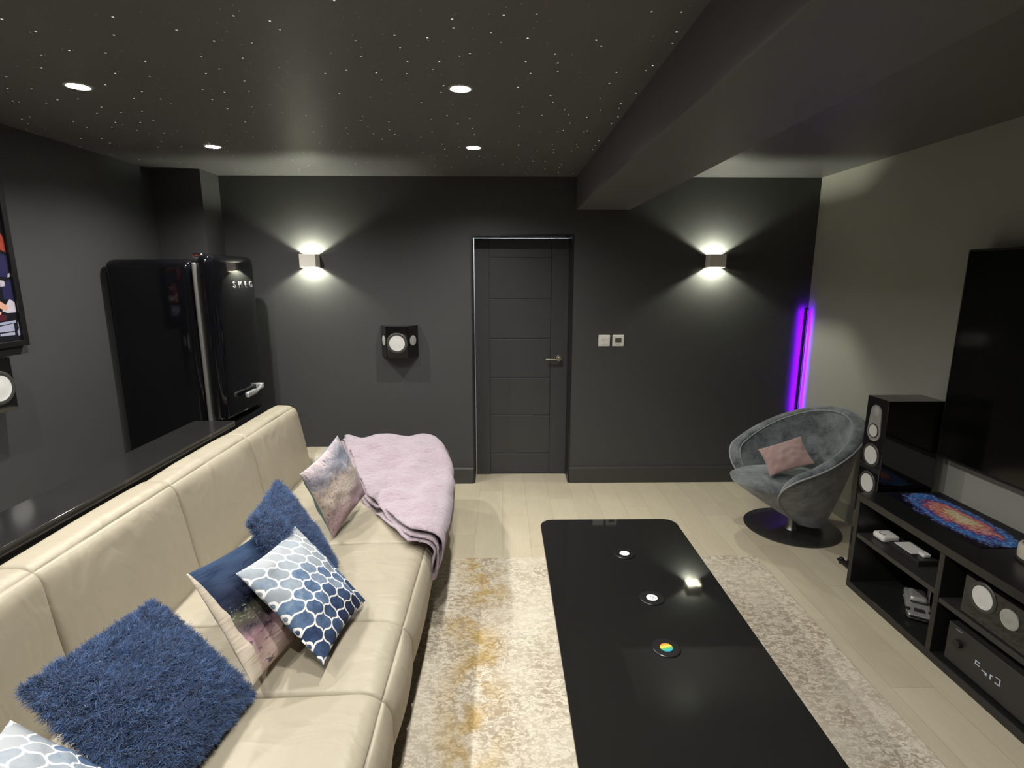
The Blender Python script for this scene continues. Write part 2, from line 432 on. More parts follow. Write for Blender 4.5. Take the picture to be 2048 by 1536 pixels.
# matrices that turn local +z into a room direction
FACE_NX = rotm('Y', -90); FACE_PX = rotm('Y', 90); FACE_NY = rotm('X', 90)

# ------------------------------------------------------------------ room shell
XL, XR, YB, YN = -2.50, 2.48, 4.40, -2.0
DX0, DX1, DZ = -.245, .567, 2.05
struct(MB().box(XL - .15, XR + .15, YN - .15, YB + 1.3, -.1, 0).obj('floor', M['floor'], smooth=False))
struct(MB().box(XL - .15, XR + .15, YN - .15, YB + .26, H, H + .1).obj('ceiling', M['ceiling'], smooth=False))
WT = .26
w = MB(); w.box(XL - .15, DX0, YB, YB + WT, 0, H); w.box(DX1, XR + .15, YB, YB + WT, 0, H); w.box(DX0, DX1, YB, YB + WT, DZ, H)
struct(w.obj('wall_back', M['wall'], smooth=False))
struct(MB().box(XL - .15, XL, YN, YB, 0, H).obj('wall_left', M['wall'], smooth=False))
struct(MB().box(XR, XR + .15, YN, YB, 0, H).obj('wall_right', M['wall_grey'], smooth=False))
struct(MB().box(XL - .15, XR + .15, YN - .15, YN, 0, H).obj('wall_front', M['wall'], smooth=False))
struct(MB().box(XL, -2.148, 4.14, YB, 0, H).obj('wall_corner', M['wall'], smooth=False))
struct(MB().rbox(.578, 1.0, YN, YB, 2.236, H + .01, r=.006, n=1).obj('beam', M['beam'], smooth=False))
def base(name, x0, x1, y0, y1, ax, mt='skirting'):
    b = MB()
    if ax == 'y': prof = [(y1, 0), (y0, 0), (y0, .128), (y0 + .006, .140), (y1, .142)]; b.add([(x, y, z) for x in (x0, x1) for y, z in prof], [(0, 1, 2, 3, 4)[::-1], (5, 6, 7, 8, 9)] + [(i, (i + 1) % 5, 5 + (i + 1) % 5, 5 + i) for i in range(5)])
    else:
        s = 1 if x0 < 0 else -1
        xo, xi = (x1, x0) if x0 < 0 else (x0, x1)
        prof = [(xi, 0), (xo, 0), (xo, .128), (xo - s * .006, .140), (xi, .142)]
        b.add([(x, y, z) for y in (y0, y1) for x, z in prof], [(0, 1, 2, 3, 4), (5, 6, 7, 8, 9)[::-1]] + [(i, 5 + i, 5 + (i + 1) % 5, (i + 1) % 5) for i in range(5)])
    return struct(b.obj(name, M[mt], smooth=False))
base('baseboard_back', -2.148, DX0, YB - .018, YB, 'y')
base('baseboard_back', DX1, XR - .018, YB - .018, YB, 'y')
base('baseboard_right', XR - .018, XR, YN, YB - .018, 'x', 'wall_grey')
base('baseboard_left', XL, XL + .018, YN, 4.14, 'x')
# door lining, leaf and the lit hall behind it
LT = .012
d = MB(); d.box(DX0, DX0 + LT, YB - .004, YB + WT, 0, DZ); d.box(DX1 - LT, DX1, YB - .004, YB + WT, 0, DZ); d.box(DX0 + LT, DX1 - LT, YB - .004, YB + WT, DZ - LT, DZ)
struct(d.obj('trim_1', M['frame'], smooth=False))
door = bpy.data.objects.new('door_1', None); COL.objects.link(door); door.location = (0, 4.600, 0); struct(door)
LX0, LX1, LZ0, LZ1 = -.226, .5545, .010, 2.032
lf = MB(); lf.box(LX0, LX1, .008, .044, LZ0, LZ1)
sx0, sx1 = LX0 + .122, LX1 - .144
lf.box(LX0, sx0 - .0035, 0, .008, LZ0, LZ1); lf.box(sx1 + .0035, LX1, 0, .008, LZ0, LZ1)
zs = [LZ0, .196, .542, .875, 1.211, 1.545, 1.880, LZ1]
for a, b in zip(zs[:-1], zs[1:]):
    lf.rbox(sx0, sx1, 0.0005, .012, a + .004, b - .004, r=.003, n=1)
lf.obj('door_leaf', M['door'], door, smooth=False)
hd = MB(); hd.lathe([(.027, 0), (.027, .006), (.024, .009), (.011, .010), (.011, .045), (.009, .048)], 28, T(.488, 0, 1.042) @ FACE_NY)
hd.tube([(.488, -.043, 1.042), (.472, -.048, 1.042), (.44, -.05, 1.041), (.370, -.048, 1.040)], .0095, 12)
hd.obj('handle', M['nickel'], door)
MB().box(LX1 - .001, LX1 + .0015, .01, .03, 1.01, 1.07).obj('latch_plate', M['nickel'], door)
hl = MB(); hl.box(-1.2, 1.6, 5.55, 5.6, 0, 2.478); hl.box(-1.25, -1.2, 4.661, 5.6, 0, 2.478); hl.box(1.6, 1.65, 4.661, 5.6, 0, 2.478); hl.box(-1.25, 1.65, 4.661, 5.6, 2.478, 2.52)
struct(hl.obj('wall_hall', M['hall'], smooth=False))
hall = light('hall_lamp', 'AREA', None, (.2, 5.05, 2.40), 22, (.86, .93, 1.0), size=.8)

# ------------------------------------------------------------------ downlights
def downlight(x, y, label):
    o = thing('downlight', label, 'downlight', (x, y, H), 'recessed ceiling downlights')
    MB().lathe([(.040, -.0005), (.041, -.004), (.045, -.005), (.050, -.003), (.051, 0)], 36, cap=False).obj('trim_ring', M['trim_ring'], o)
    MB().lathe([(.0001, -.0062), (.020, -.006), (.034, -.005), (.040, -.003), (.040, 0)], 28).obj('lens', M['lens'], o)
    light('bulb', 'SPOT', o, (0, 0, -.014), DL, (1.0, .975, .935), spot_size=math.radians(154), spot_blend=.80, shadow_soft_size=.022)
    return o
DL = 84
rows = [(3.435, 'in the row nearest the door'), (2.40, 'in the second row from the door'), (1.36, 'in the third row from the door'), (.33, 'in the fourth row from the door')]
for y, tx in rows:
    downlight(-1.69, y, 'lit ceiling downlight on the fridge side, ' + tx)
    downlight(-.165, y, 'lit ceiling downlight on the beam side, ' + tx)

# ------------------------------------------------------------------ wall lamps
def sconce(x, label):
    o = thing('wall_lamp', label, 'wall lamp', (x, YB, 1.846), 'up and down wall lamps on the back wall')
    hw, hh, dp = .062, .050, .100
    b = MB(); b.box(-hw, hw, -.006, 0, -hh, hh); b.box(-hw, -hw + .005, -dp, -.006, -hh, hh); b.box(hw - .005, hw, -dp, -.006, -hh, hh); b.rbox(-hw, hw, -dp - .004, -dp + .001, -hh, hh, r=.002, n=1)
    b.obj('shade', M['plaster'], o, smooth=False)
    MB().box(-.03, .03, -.085, -.006, -.006, .006).obj('lamp_holder', M['plastic_white'], o, smooth=False)
    for s in (1, -1):
        light('bulb', 'POINT', o, (0, -.064, s * .014), SCON, (.97, 1, .80), shadow_soft_size=.008)
    return o
SCON = 24
sconce(-1.486, 'beige box wall lamp between the fridge and the door')
sconce(1.678, 'beige box wall lamp between the beam and the purple light bar')

# ------------------------------------------------------------------ purple light bar
lb = thing('led_light_bar', 'slim black light bar glowing purple in the room corner', 'light bar', (2.438, 4.352, 0))
MB().rbox(-.008, .008, -.008, .008, .02, 1.487, r=.002, n=1).obj('bar', M['matt_black'], lb, smooth=False)
MB().box(-.005, .005, .0082, .0095, .60, 1.47).obj('led_strip', M['purple'], lb, smooth=False)
MB().box(.0082, .0095, -.005, .005, .60, 1.47).obj('led_strip', M['purple_soft'], lb, smooth=False)
fn_ = MB()
for q in (-.0085, .0068): fn_.box(q, q + .0017, .008, .014, .05, 1.48); fn_.box(.008, .014, q, q + .0017, .05, 1.48)
fn_.obj('light_channel', M['matt_black'], lb, smooth=False)
MB().rbox(-.03, .03, -.03, .03, 0, .02, r=.004, n=1).obj('base', M['matt_black'], lb)

# ------------------------------------------------------------------ speakers
def driver(o, c, face, r, rs, cone='cone', nm='cone', depth=.010, protrude=.002):
    """surround ring part and dished cone part"""
    m = T(*c) @ face
    MB().lathe([(rs, 0), (rs, protrude), (rs - .003, protrude + .003), ((r + rs) / 2, protrude + .0045), (r + .001, protrude + .002), (r, 0)], 40, m, cap=False).obj('surround', M['surround'], o)
    MB().lathe([(r, protrude + .0015), (r * .8, protrude - .001 + depth * .1), (r * .45, protrude + depth * .25), (r * .15, protrude + depth * .3), (.0005, protrude + depth * .3)], 40, m, cap=False).obj(nm, M[cone], o)
def surround_speaker(loc, rot, label):
    o = thing('wall_speaker', label, 'speaker', loc, rot=rot)
    # local: wall plane y=0, front toward -y
    wa, wf, dp, hh = .146, .083, .135, .125
    poly = [(-wa, 0), (-wa, -.02), (-wf - .005, -dp + .006), (-wf + .004, -dp), (wf - .004, -dp), (wf + .005, -dp + .006), (wa, -.02), (wa, 0)]
    MB().prism(poly, -hh, hh).obj('cabinet', M['gloss_black'], o, smooth=False)
    driver(o, (0, -dp, -.008), FACE_NY, .061, .082)
    for s in (-1, 1):
        a = math.atan2(dp - .026, wa - wf - .005)
        f = T(s * (wa + wf) / 2, -dp / 2 - .009, .008) @ rotm('Z', s * (90 - math.degrees(PI / 2 - a))) @ FACE_NY
        MB().lathe([(.040, 0), (.040, .002), (.036, .003), (.020, .004), (.0005, .005)], 32, f, cap=False).obj('tweeter', M['cone_dim'], o)
    return o
surround_speaker((-.822, YB, 1.222), (0, 0, 0), 'black wall speaker with a white cone beside the door')
surround_speaker((XL, 2.555, 1.222), (0, 0, PI / 2), 'black wall speaker with a white cone under the framed poster')

tw = thing('tower_speaker', 'tall black floor speaker between the lounge chair and the television', 'speaker', (2.09, 2.915, 0))
MB().rbox(0, .31, -.086, .086, .03, 1.067, r=.004, n=2).obj('cabinet', M['gloss_black'], tw, smooth=False)
pl = MB(); pl.rbox(-.02, .33, -.10, .10, .012, .030, r=.004, n=1)
for sx in (-.01, .32):
    for sy in (-.108, .14): pl.rbox(sx - .018, sx + .018, min(sy, 0), max(sy, 0), .012, .026, r=.004, n=1); pl.lathe([(.014, 0), (.014, .034), (.010, .038)], 16, T(sx, sy * .86, 0))
pl.obj('plinth', M['matt_black'], tw)
st = [(.0425 * math.cos(a), .0425 * math.sin(a) + .055) for a in [PI * i / 16 for i in range(17)]] + [(.052 * math.cos(a), .052 * math.sin(a) - .058) for a in [PI + PI * i / 16 for i in range(17)]]
# front faces -x: local x -> -y, local y -> z
FR = Matrix(((0, 0, -1, 0), (-1, 0, 0, 0), (0, 1, 0, 0), (0, 0, 0, 1)))
MB().prism(st, 0, .004, T(0, 0, .930) @ FR).obj('driver_plate', M['plate'], tw, smooth=False)
MB().lathe([(.026, .004), (.024, .0055), (.012, .005), (.006, .008), (.0005, .009)], 28, T(0, 0, .992) @ FACE_NX, cap=False).obj('tweeter', M['cone_dim'], tw)
driver(tw, (-.004, 0, .880), FACE_NX, .034, .041)
for z in (.737, .572): driver(tw, (0, 0, z), FACE_NX, .052, .068)

# ------------------------------------------------------------------ fridge
fr = thing('retro_fridge', 'tall glossy black rounded fridge standing in the corner', 'fridge', (-1.80, 3.795, 0))
MB().rbox(-.68, -.130, -.30, .30, .06, 1.835, r=.055, n=8).obj('body', M['fridge'], fr)
MB().rbox(-.132, -.105, -.297, .297, .07, 1.815, r=.012, n=2).obj('gasket', M['gasket'], fr)
def bulge(q):
    u = (q.y) / .305
    return (q.x + (.014 * (1 - u * u) if q.x > -.04 else 0), q.y, q.z)
dr = MB().rbox(-.106, -.004, -.305, .305,   .785, 1.868, r=.050, n=8, fn=bulge).obj('door', M['fridge'], fr)
fz = MB().rbox(-.106, -.004, -.305, .305, .07, .772, r=.040, n=8, fn=bulge).obj('freezer_door', M['fridge'], fr)
def lever(parent, y0, y1, z):
    b = MB(); b.tube([(.010, y1, z), (.040, y1 - .01, z - .004), (.052, (y0 + y1) / 2, z - .014), (.050, y0, z - .022)], .012, 12)
    b.rbox(.0, .05, y1 - .03, y1 + .012, z - .02, z + .02, r=.008, n=2); b.rbox(.034, .062, y0 - .01, (y0 + y1) / 2, z - .034, z + .004, r=.010, n=2)
    return b.obj('handle', M['handle'], parent)
lever(dr, -.10, .16, .945); lever(fz, -.10, .16, .70)
hg = MB(); hg.rbox(-.10, -.03, -.318, -.28, .766, .790, r=.006, n=1); hg.lathe([(.010, 0), (.010, .03)], 14, T(-.02, -.312, .762)); hg.obj('hinge', M['chrome'], fr)
hg = MB(); hg.rbox(-.128, -.06, -.285, -.22, 1.838, 1.872, r=.010, n=1); hg.obj('hinge', M['chrome'], fr)
def text(body, size, mat, parent, loc, rot, extrude=.002, spacing=1.0, name='lettering'):
    c = bpy.data.curves.new(name, 'FONT'); c.body = body; c.size = size; c.extrude = extrude; c.space_character = spacing
    c.align_x = 'CENTER'; c.align_y = 'CENTER'; c.materials.append(mat)
    me0 = bpy.data.objects.new('tmp', c); COL.objects.link(me0)
    dg = bpy.context.evaluated_depsgraph_get(); me = bpy.data.meshes.new_from_object(me0.evaluated_get(dg)); me.name = name
    bpy.data.objects.remove(me0)
    o = bpy.data.objects.new(name, me); COL.objects.link(o); o.parent = parent; o.location = loc; o.rotation_euler = rot
    return o
for i_, ch_ in enumerate('SMEG'):
    text(ch_, .062, M['badge'], dr, (.0105 - .012 * ((-.058 + i_ * .084) / .3) ** 2, -.058 + i_ * .084, 1.672), (PI / 2, 0, PI / 2), .004, 1.0, 'badge_letter')
MB().rbox(-.6, -.02, -.27, .27, 0, .0695, r=.01, n=1).obj('foot_rail', M['matt_black'], fr, smooth=False)

# ------------------------------------------------------------------ counter behind the sofa
ct = thing('bar_counter', 'long glossy black counter running behind the sofa to the fridge', 'counter', (-1.685, 1.7, 0))
MB().rbox(-.115, .120, -2.0, 1.415, .872, .902, r=.0012, n=1).obj('countertop', M['counter'], ct, smooth=False)
p = MB(); p.box(-.10, .095, -1.98, 1.395, .0, .871); p.obj('cabinet_panel', M['counter_panel'], ct, smooth=False)

# ------------------------------------------------------------------ poster
po = thing('framed_poster', 'black framed poster with red and blue artwork over the wall speaker', 'poster', (XL, 2.50, 1.88))
f = MB()
for a in ((0, .035, -.38, -.35, -.50, .50), (0, .035, .35, .38, -.50, .50), (0, .035, -.35, .35, -.50, -.47), (0, .035, -.35, .35, .47, .50)): f.rbox(*a, r=.003, n=1)
f.obj('frame', M['poster_black'], po, smooth=False)
MB().box(0, .020, -.349, .349, -.469, .469).obj('backing', M['p_base'], po, smooth=False)
SH = {
'red': [[(2.876, 2.243), (2.883, 2.169), (2.873, 2.097), (2.845, 2.094)], [(2.812, 2.322), (2.881, 2.267), (2.845, 2.094), (2.774, 2.135)], [(2.819, 1.966), (2.849, 1.92), (2.874, 1.876), (2.862, 1.848), (2.819, 1.859), (2.803, 1.887)], [(2.755, 2.041), (2.819, 1.966), (2.803, 1.887), (2.732, 1.924)], [(2.698, 1.761), (2.774, 1.742), (2.775, 1.665), (2.767, 1.626), (2.675, 1.644)], [(2.3, 2.2), (2.5, 2.3), (2.66, 2.1), (2.55, 1.8), (2.35, 1.9)]],
'navy': [[(2.845, 2.094), (2.878, 2.093), (2.872, 2.007), (2.845, 1.985), (2.824, 1.988)], [(2.795, 1.846), (2.87, 1.832), (2.873, 1.787), (2.837, 1.723), (2.772, 1.733)], [(2.792, 1.699), (2.869, 1.713), (2.865, 1.632), (2.848, 1.608), (2.788, 1.62)], [(2.25, 1.8), (2.5, 1.75), (2.6, 1.6), (2.3, 1.55)]],
'white': [[(2.858, 2.076), (2.871, 2.073), (2.87, 2.054), (2.849, 2.047)], [(2.857, 1.821), (2.876, 1.817), (2.874, 1.792), (2.853, 1.787)], [(2.784, 1.713), (2.808, 1.708), (2.809, 1.684), (2.783, 1.679)], [(2.835, 1.742), (2.876, 1.747), (2.873, 1.73), (2.832, 1.725)], [(2.792, 1.586), (2.821, 1.619), (2.853, 1.602), (2.879, 1.616), (2.87, 1.571), (2.848, 1.552), (2.796, 1.551), (2.77, 1.562)]],
'skin': [[(2.677, 1.656), (2.749, 1.622), (2.808, 1.58), (2.792, 1.561), (2.742, 1.583), (2.668, 1.609)], [(2.664, 1.592), (2.738, 1.564), (2.764, 1.558), (2.754, 1.539), (2.656, 1.55)]],
'maroon': [[(2.734, 1.545), (2.788, 1.541), (2.783, 1.517), (2.727, 1.511)]],
'text': [[(2.646, 1.504), (2.725, 1.504), (2.834, 1.512), (2.832, 1.5), (2.723, 1.492), (2.643, 1.49)], [(2.642, 1.485), (2.722, 1.485), (2.819, 1.496), (2.818, 1.458), (2.716, 1.458), (2.638, 1.462)], [(2.737, 1.451), (2.817, 1.453), (2.816, 1.438), (2.734, 1.439)], [(2.843, 1.481), (2.871, 1.504), (2.859, 1.475), (2.85, 1.47)], [(2.834, 1.451), (2.873, 1.468), (2.873, 1.437), (2.836, 1.431)]]}
art = MB(); mats = []
FPX = Matrix(((0, 0, 1, 0), (1, 0, 0, 0), (0, 1, 0, 0), (0, 0, 0, 1)))
for i, (k, polys) in enumerate(SH.items()):
    mats.append(M['p_' + k]); h0 = .0205 + i * .0004
    for j, poly in enumerate(polys):
        pts = [(min(y - 2.50, .346), max(-.466, min(.466, z - 1.88))) for y, z in poly]
        if sum(pts[a][0] * pts[(a + 1) % len(pts)][1] - pts[(a + 1) % len(pts)][0] * pts[a][1] for a in range(len(pts))) < 0: pts = pts[::-1]
        art.prism(pts, .0195, h0 + j * .00005, FPX, mi=i)
art.obj('artwork', mats, po, smooth=False)

# ------------------------------------------------------------------ switches
def plate(nm, x, label, cat):
    o = thing(nm, label, cat, (x, YB, 1.216))
    MB().rbox(-.047, .047, -.010, 0, -.047, .047, r=.007, n=2).obj('faceplate', M['plastic_white'], o)
    return o
sw = plate('light_switch', .829, 'white plastic light switch beside the thermostat', 'light switch')
for i in range(2):
    for j in range(2): MB().rbox(-.030 + i * .031, -.001 + i * .031, -.0125, -.008, -.030 + j * .031, -.001 + j * .031, r=.002, n=1).obj('rocker', M['plastic_white'], sw)
th = plate('thermostat', .943, 'white wall thermostat with a small grey screen', 'thermostat')
MB().box(-.026, .026, -.0115, -.009, -.014, .022).obj('screen', M['lcd'], th, smooth=False)
MB().rbox(-.016, .016, -.012, -.009, -.036, -.026, r=.001, n=1).obj('button', M['plastic_cream'], th)

# ------------------------------------------------------------------ rug
rb = MB().rbox(-.95, 1.585, -.6, 3.125, 0.0005, .009, r=.003, n=1).obj('rug', M['rug'], smooth=False)
tag(rb, 'cream and ochre patterned rug under the black coffee table', 'rug')

# ------------------------------------------------------------------ coffee table
tb = thing('coffee_table', 'long black glass coffee table with rounded corners on the rug', 'table', (.567, 1.85, 0))
def rrect(hx, hy, r, n=10):
    pts = []
    for cx, cy, a0 in ((hx - r, hy - r, 0), (-hx + r, hy - r, 90), (-hx + r, -hy + r, 180), (hx - r, -hy + r, 270)):
        for i in range(n + 1):
            a = math.radians(a0 + 90 * i / n); pts.append((cx + r * math.cos(a), cy + r * math.sin(a)))
    return pts
top = MB(); P1 = rrect(.3655, .905, .07); P2 = rrect(.3635, .903, .068)
n_ = len(P1)
top.add([(x, y, .421) for x, y in P1] + [(x, y, .433) for x, y in P1] + [(x, y, .435) for x, y in P2], [list(range(n_))[::-1], [2 * n_ + i for i in range(n_)]] + [(k * n_ + i, k * n_ + (i + 1) % n_, (k + 1) * n_ + (i + 1) % n_, (k + 1) * n_ + i) for k in range(2) for i in range(n_)])
top.obj('glass_top', M['glass_black'], tb, smooth=False)
for y in (-.62, .62): MB().rbox(-.20, .20, y - .03, y + .03, .009, .421, r=.004, n=1).obj('leg', M['gloss_black'], tb, smooth=False)
MB().rbox(-.18, .18, -.59, .59, .17, .19, r=.004, n=1).obj('lower_shelf', M['gloss_black'], tb, smooth=False)
for x, y, lab, tx in ((.579, 2.376, 'paper_white', 'record shaped coaster with a plain white label, nearest the door'), (.611, 2.011, 'paper_white', 'record shaped coaster with a printed white label, middle of the row'), (.580, 1.706, 'rainbow', 'record shaped coaster with a rainbow striped label')):
    c = thing('coaster', tx + ' on the coffee table', 'coaster', (x, y, .4351), 'record coasters on the coffee table')
    MB().lathe([(.0001, .0004), (.047, .0004), (.050, .002), (.047, .0042), (.040, .0036), (.034, .0042), (.030, .0035), (.0255, .0035), (.0255, .002), (.0001, .002)], 48, cap=False).obj('disc', M['vinyl'], c)
    MB().lathe([(.0001, .0045), (.0225, .0045), (.0228, .0035)], 40, cap=False).obj('label_sticker', M[lab], c)
    if lab == 'paper_white':
        b = MB()
        for i, (px_, py_, w_, h_) in enumerate([(-.008, .004, .008, .002), (.004, -.002, .003, .008), (-.004, -.010, .007, .002), (.010, -.007, .004, .004)] if y < 2.2 else [(-.006, .007, .008, .002)]):
            b.box(px_, px_ + w_, py_, py_ + h_, .0044, .0048)
        b.obj('print', M['print_dark'], c, smooth=False)

# ------------------------------------------------------------------ sofa
so = thing('leather_sofa', 'long beige leather sofa facing the television', 'sofa', (-.9, 2.0, 0))
OX, OY = .9, -2.0
def rcorner(x, z, xc, zc, sx, sz):
    dx, dz = (x - xc) * sx, (z - zc) * sz
    if dx > 0 and dz > 0:
        L = math.hypot(dx, dz); m = max(dx, dz); return xc + sx * dx * m / L, zc + sz * dz * m / L
    return x, z
def seat_shape(q):
    # rounded, slightly sagging front edge
    x, y, z = q
    x, z = rcorner(x, z, -.352 - .105, .440 - .105, 1, 1)
    x, z = rcorner(x, z, -.352 - .06, .115 + .06, 1, -1)
    if z > .28: z = z - .03 * max(0, (-.62 - x))
    if z < .25: x = x - (.25 - z) * .32 * max(0, min(1, (x + 1.0) / .5))
    return (x + OX, y + OY, z)
seats = [(.46, .90), (.902, 1.510), (1.511, 1.880), (1.882, 2.500), (2.502, 3.615)]
for i, (a, b) in enumerate(seats):
    MB().rbox(-1.36, -.352, a, b, .115, .440, r=.016, seg=36, puff=(.012, 0, .016), wob=.008, wf=4.2, seed=i * 3.7, fn=seat_shape).obj('seat_cushion', M['leather'], so)
backs = [(.46, .818), (.82, 1.519), (1.521, 2.219), (2.221, 2.909), (2.911, 3.612)]
def back_shape(q):
    x, y, z = q
    x, z = rcorner(x, z, -1.318 - .055, .878 - .055, 1, 1)
    x, z = rcorner(x, z, -1.475 + .05, .878 - .05, -1, 1)
    return (x - (z - .42) * .17 + OX, y + OY, z)
for i, (a, b) in enumerate(backs):
    MB().rbox(-1.475, -1.318, a, b, .405, .878, r=.016, seg=24, puff=(.016, 0, .006), wob=.007, wf=3.6, seed=20 + i * 2.3, fn=back_shape).obj('back_cushion', M['leather'], so)
MB().rbox(-1.50 + OX, -.42 + OX, .47 + OY, 3.70 + OY, .08, .30, r=.02, n=2).obj('frame', M['leather_dark'], so)
MB().rbox(-1.50 + OX, -.385 + OX, 3.617 + OY, 3.92 + OY, .10, .505, r=.085, n=10, puff=(.0, .008, .008), wob=.005, seed=50).obj('armrest', M['leather'], so)
for x in (-.50, -1.38):
    for y in (.62, 1.55, 2.25, 3.70): MB().lathe([(.030, .009), (.034, .012), (.034, .05), (.026, .10)], 20, T(x + OX, y + OY, 0)).obj('foot', M['foot'], so)

# ------------------------------------------------------------------ blanket
def blanket():
    xl = lambda y: -.455 - (.36 * min(1, (y - 2.43) / .55) + max(0, y - 2.98) * .42)
    def top(x, y):
        s = max(0, min(1, (y - 3.30) / .34)); s = s * s * (3 - 2 * s)
        base = .462 + (.520 - .462) * s - .03 * max(0, -.62 - x) * (1 - s)
        if y > 3.86: base -= (y - 3.86) ** 2 * 22
        return base
    NU, NV = 70, 60
    rings = []
    def sheet(off, y0, y1, xoff, hang, xf):
        vs = []; 
        for j in range(NV + 1):
            y = y0 + (y1 - y0) * j / NV
            X0 = xl(y) + xoff; fx = xf - max(0, (y - 3.15)) ** 1.6 * .30; R = .055
            flat = fx - R - X0; arc = R * PI / 2
            down = hang + .05 * math.sin(y * 5) * .3 + .08 * max(0, y - 2.7)
            tot = flat + arc + down
            for i in range(NU + 1):
                s = tot * i / NU
                if s < flat: p = Vector((X0 + s, y, top(X0 + s, y) + off)); nr = Vector((0, 0, 1))
                elif s < flat + arc:
                    a = (s - flat) / R; p = Vector((fx - R + R * math.sin(a), y, top(fx - R, y) + off - R * (1 - math.cos(a)))); nr = Vector((math.sin(a), 0, math.cos(a)))
                else: p = Vector((fx - .16 * (s - flat - arc), y, top(fx - R, y) + off - R - (s - flat - arc))); nr = Vector((1, 0, 0))
                k = noise.noise(p * 6 + Vector((3, 1, off * 40))) * .030 + noise.noise(Vector((p.x * 9, p.y * 15, p.z * 6 + 4))) * .010 + .009 * math.sin((p.x * .8 + p.y) * 24 + 3 * noise.noise(p * 4))
                p += nr * (k * (1 if s < flat else .55) + .010)
                vs.append(p)
        return vs
    b = MB()
    def slab(vs, th):
        n = (NU + 1) * (NV + 1)
        # normals from grid
        g = lambda i, j: vs[j * (NU + 1) + i]
        lo = []
        for j in range(NV + 1):
            for i in range(NU + 1):
                du = g(min(i + 1, NU), j) - g(max(i - 1, 0), j); dv = g(i, min(j + 1, NV)) - g(i, max(j - 1, 0))
                nn = du.cross(dv).normalized()
                e = min(1, min(i, NU - i, j, NV - j) / 2.0); hth = th / 2 * (.35 + .65 * math.sin(e * PI / 2))
                lo.append((g(i, j) + nn * hth, g(i, j) - nn * hth))
        V = [tuple(a) for a, _ in lo] + [tuple(c) for _, c in lo]; F = []
        for j in range(NV):
            for i in range(NU):
                a = j * (NU + 1) + i; F.append((a, a + 1, a + NU + 2, a + NU + 1)); F.append((a + n, a + NU + 1 + n, a + NU + 2 + n, a + 1 + n))
        edge = [i for i in range(NU + 1)] + [j * (NU + 1) + NU for j in range(1, NV + 1)] + [NV * (NU + 1) + i for i in range(NU - 1, -1, -1)] + [j * (NU + 1) for j in range(NV - 1, 0, -1)]
        for a, c in zip(edge, edge[1:] + edge[:1]): F.append((c, a, a + n, c + n))
        b.add(V, F)
    slab(sheet(.000, 2.432, 3.87, 0, .145, -.345), .016)
    slab(sheet(.022, 2.440, 3.90, .015, .155, -.324), .018)
    slab(sheet(.045, 2.455, 3.93, .03, .160, -.303), .018)
    # rounded fold that joins the layers along the hem
    for xf, off, hang in ((-.345, 0, .145), (-.324, .022, .155)):
        path = []
        for i in range(31):
            y = 2.45 + (3.80 - 2.45) * i / 30; fx = xf - max(0, (y - 3.15)) ** 1.6 * .30
            down = hang + .05 * math.sin(y * 5) * .3 + .08 * max(0, y - 2.7)
            path.append((fx - .16 * down + .010, y, top(fx - .055, y) + off - .055 - down))
        b.tube(path, .014, 10)
    return b
o = blanket().obj('throw_blanket', M['blanket'], smooth=True, angle=80)
tag(o, 'pale pink fleece throw draped over the far end of the sofa', 'blanket')

# ------------------------------------------------------------------ cushions
def rot_of(rv):
    v = Vector(rv); return Matrix.Rotation(v.length, 4, v.normalized())
def pillow(name, label, c, rv, s, front, back, thick=.075, asp=1., seed=0, pinch=.075, wr=.006, lift=(0, 0, 0), N=34):
    o = thing(name, label, 'cushion', Vector(c) + Vector(lift))
    o.rotation_mode = 'QUATERNION'; o.rotation_quaternion = rot_of(rv).to_quaternion()
    h = s / 2
    def surf(u, v, side):
        e = (1 - abs(u) ** 2.2) * (1 - abs(v) ** 2.2); z = thick * max(0, e) ** .55
        x = h * u * (1 - pinch * (1 - v * v)); y = h * asp * v * (1 - pinch * (1 - u * u))
        k = noise.noise(Vector((u * 2.4 + seed, v * 2.4, side * 3))) * wr * 2.2 + noise.noise(Vector((u * 6 + seed, v * 3, side * 5))) * wr
        return Vector((x, y, side * (z + k * min(1, e * 3))))
    parts = []
    for side, mt, nm in ((1, front, 'front_panel'), (-1, back, 'back_panel')):
        b = MB(); uv = []
        for j in range(N + 1):
            for i in range(N + 1):
                u, v = math.sin((i / N - .5) * PI), math.sin((j / N - .5) * PI)
                b.v.append(tuple(surf(u, v, side))); uv.append(((u + 1) / 2, (v + 1) / 2))
        for j in range(N):
            for i in range(N):
                a = j * (N + 1) + i; q = [a, a + 1, a + N + 2, a + N + 1]
                b.f.append(q if side > 0 else q[::-1]); b.fm.append(0)
        parts.append(b.obj(nm, M[mt], o, uv=uv, angle=80))
    return o, surf
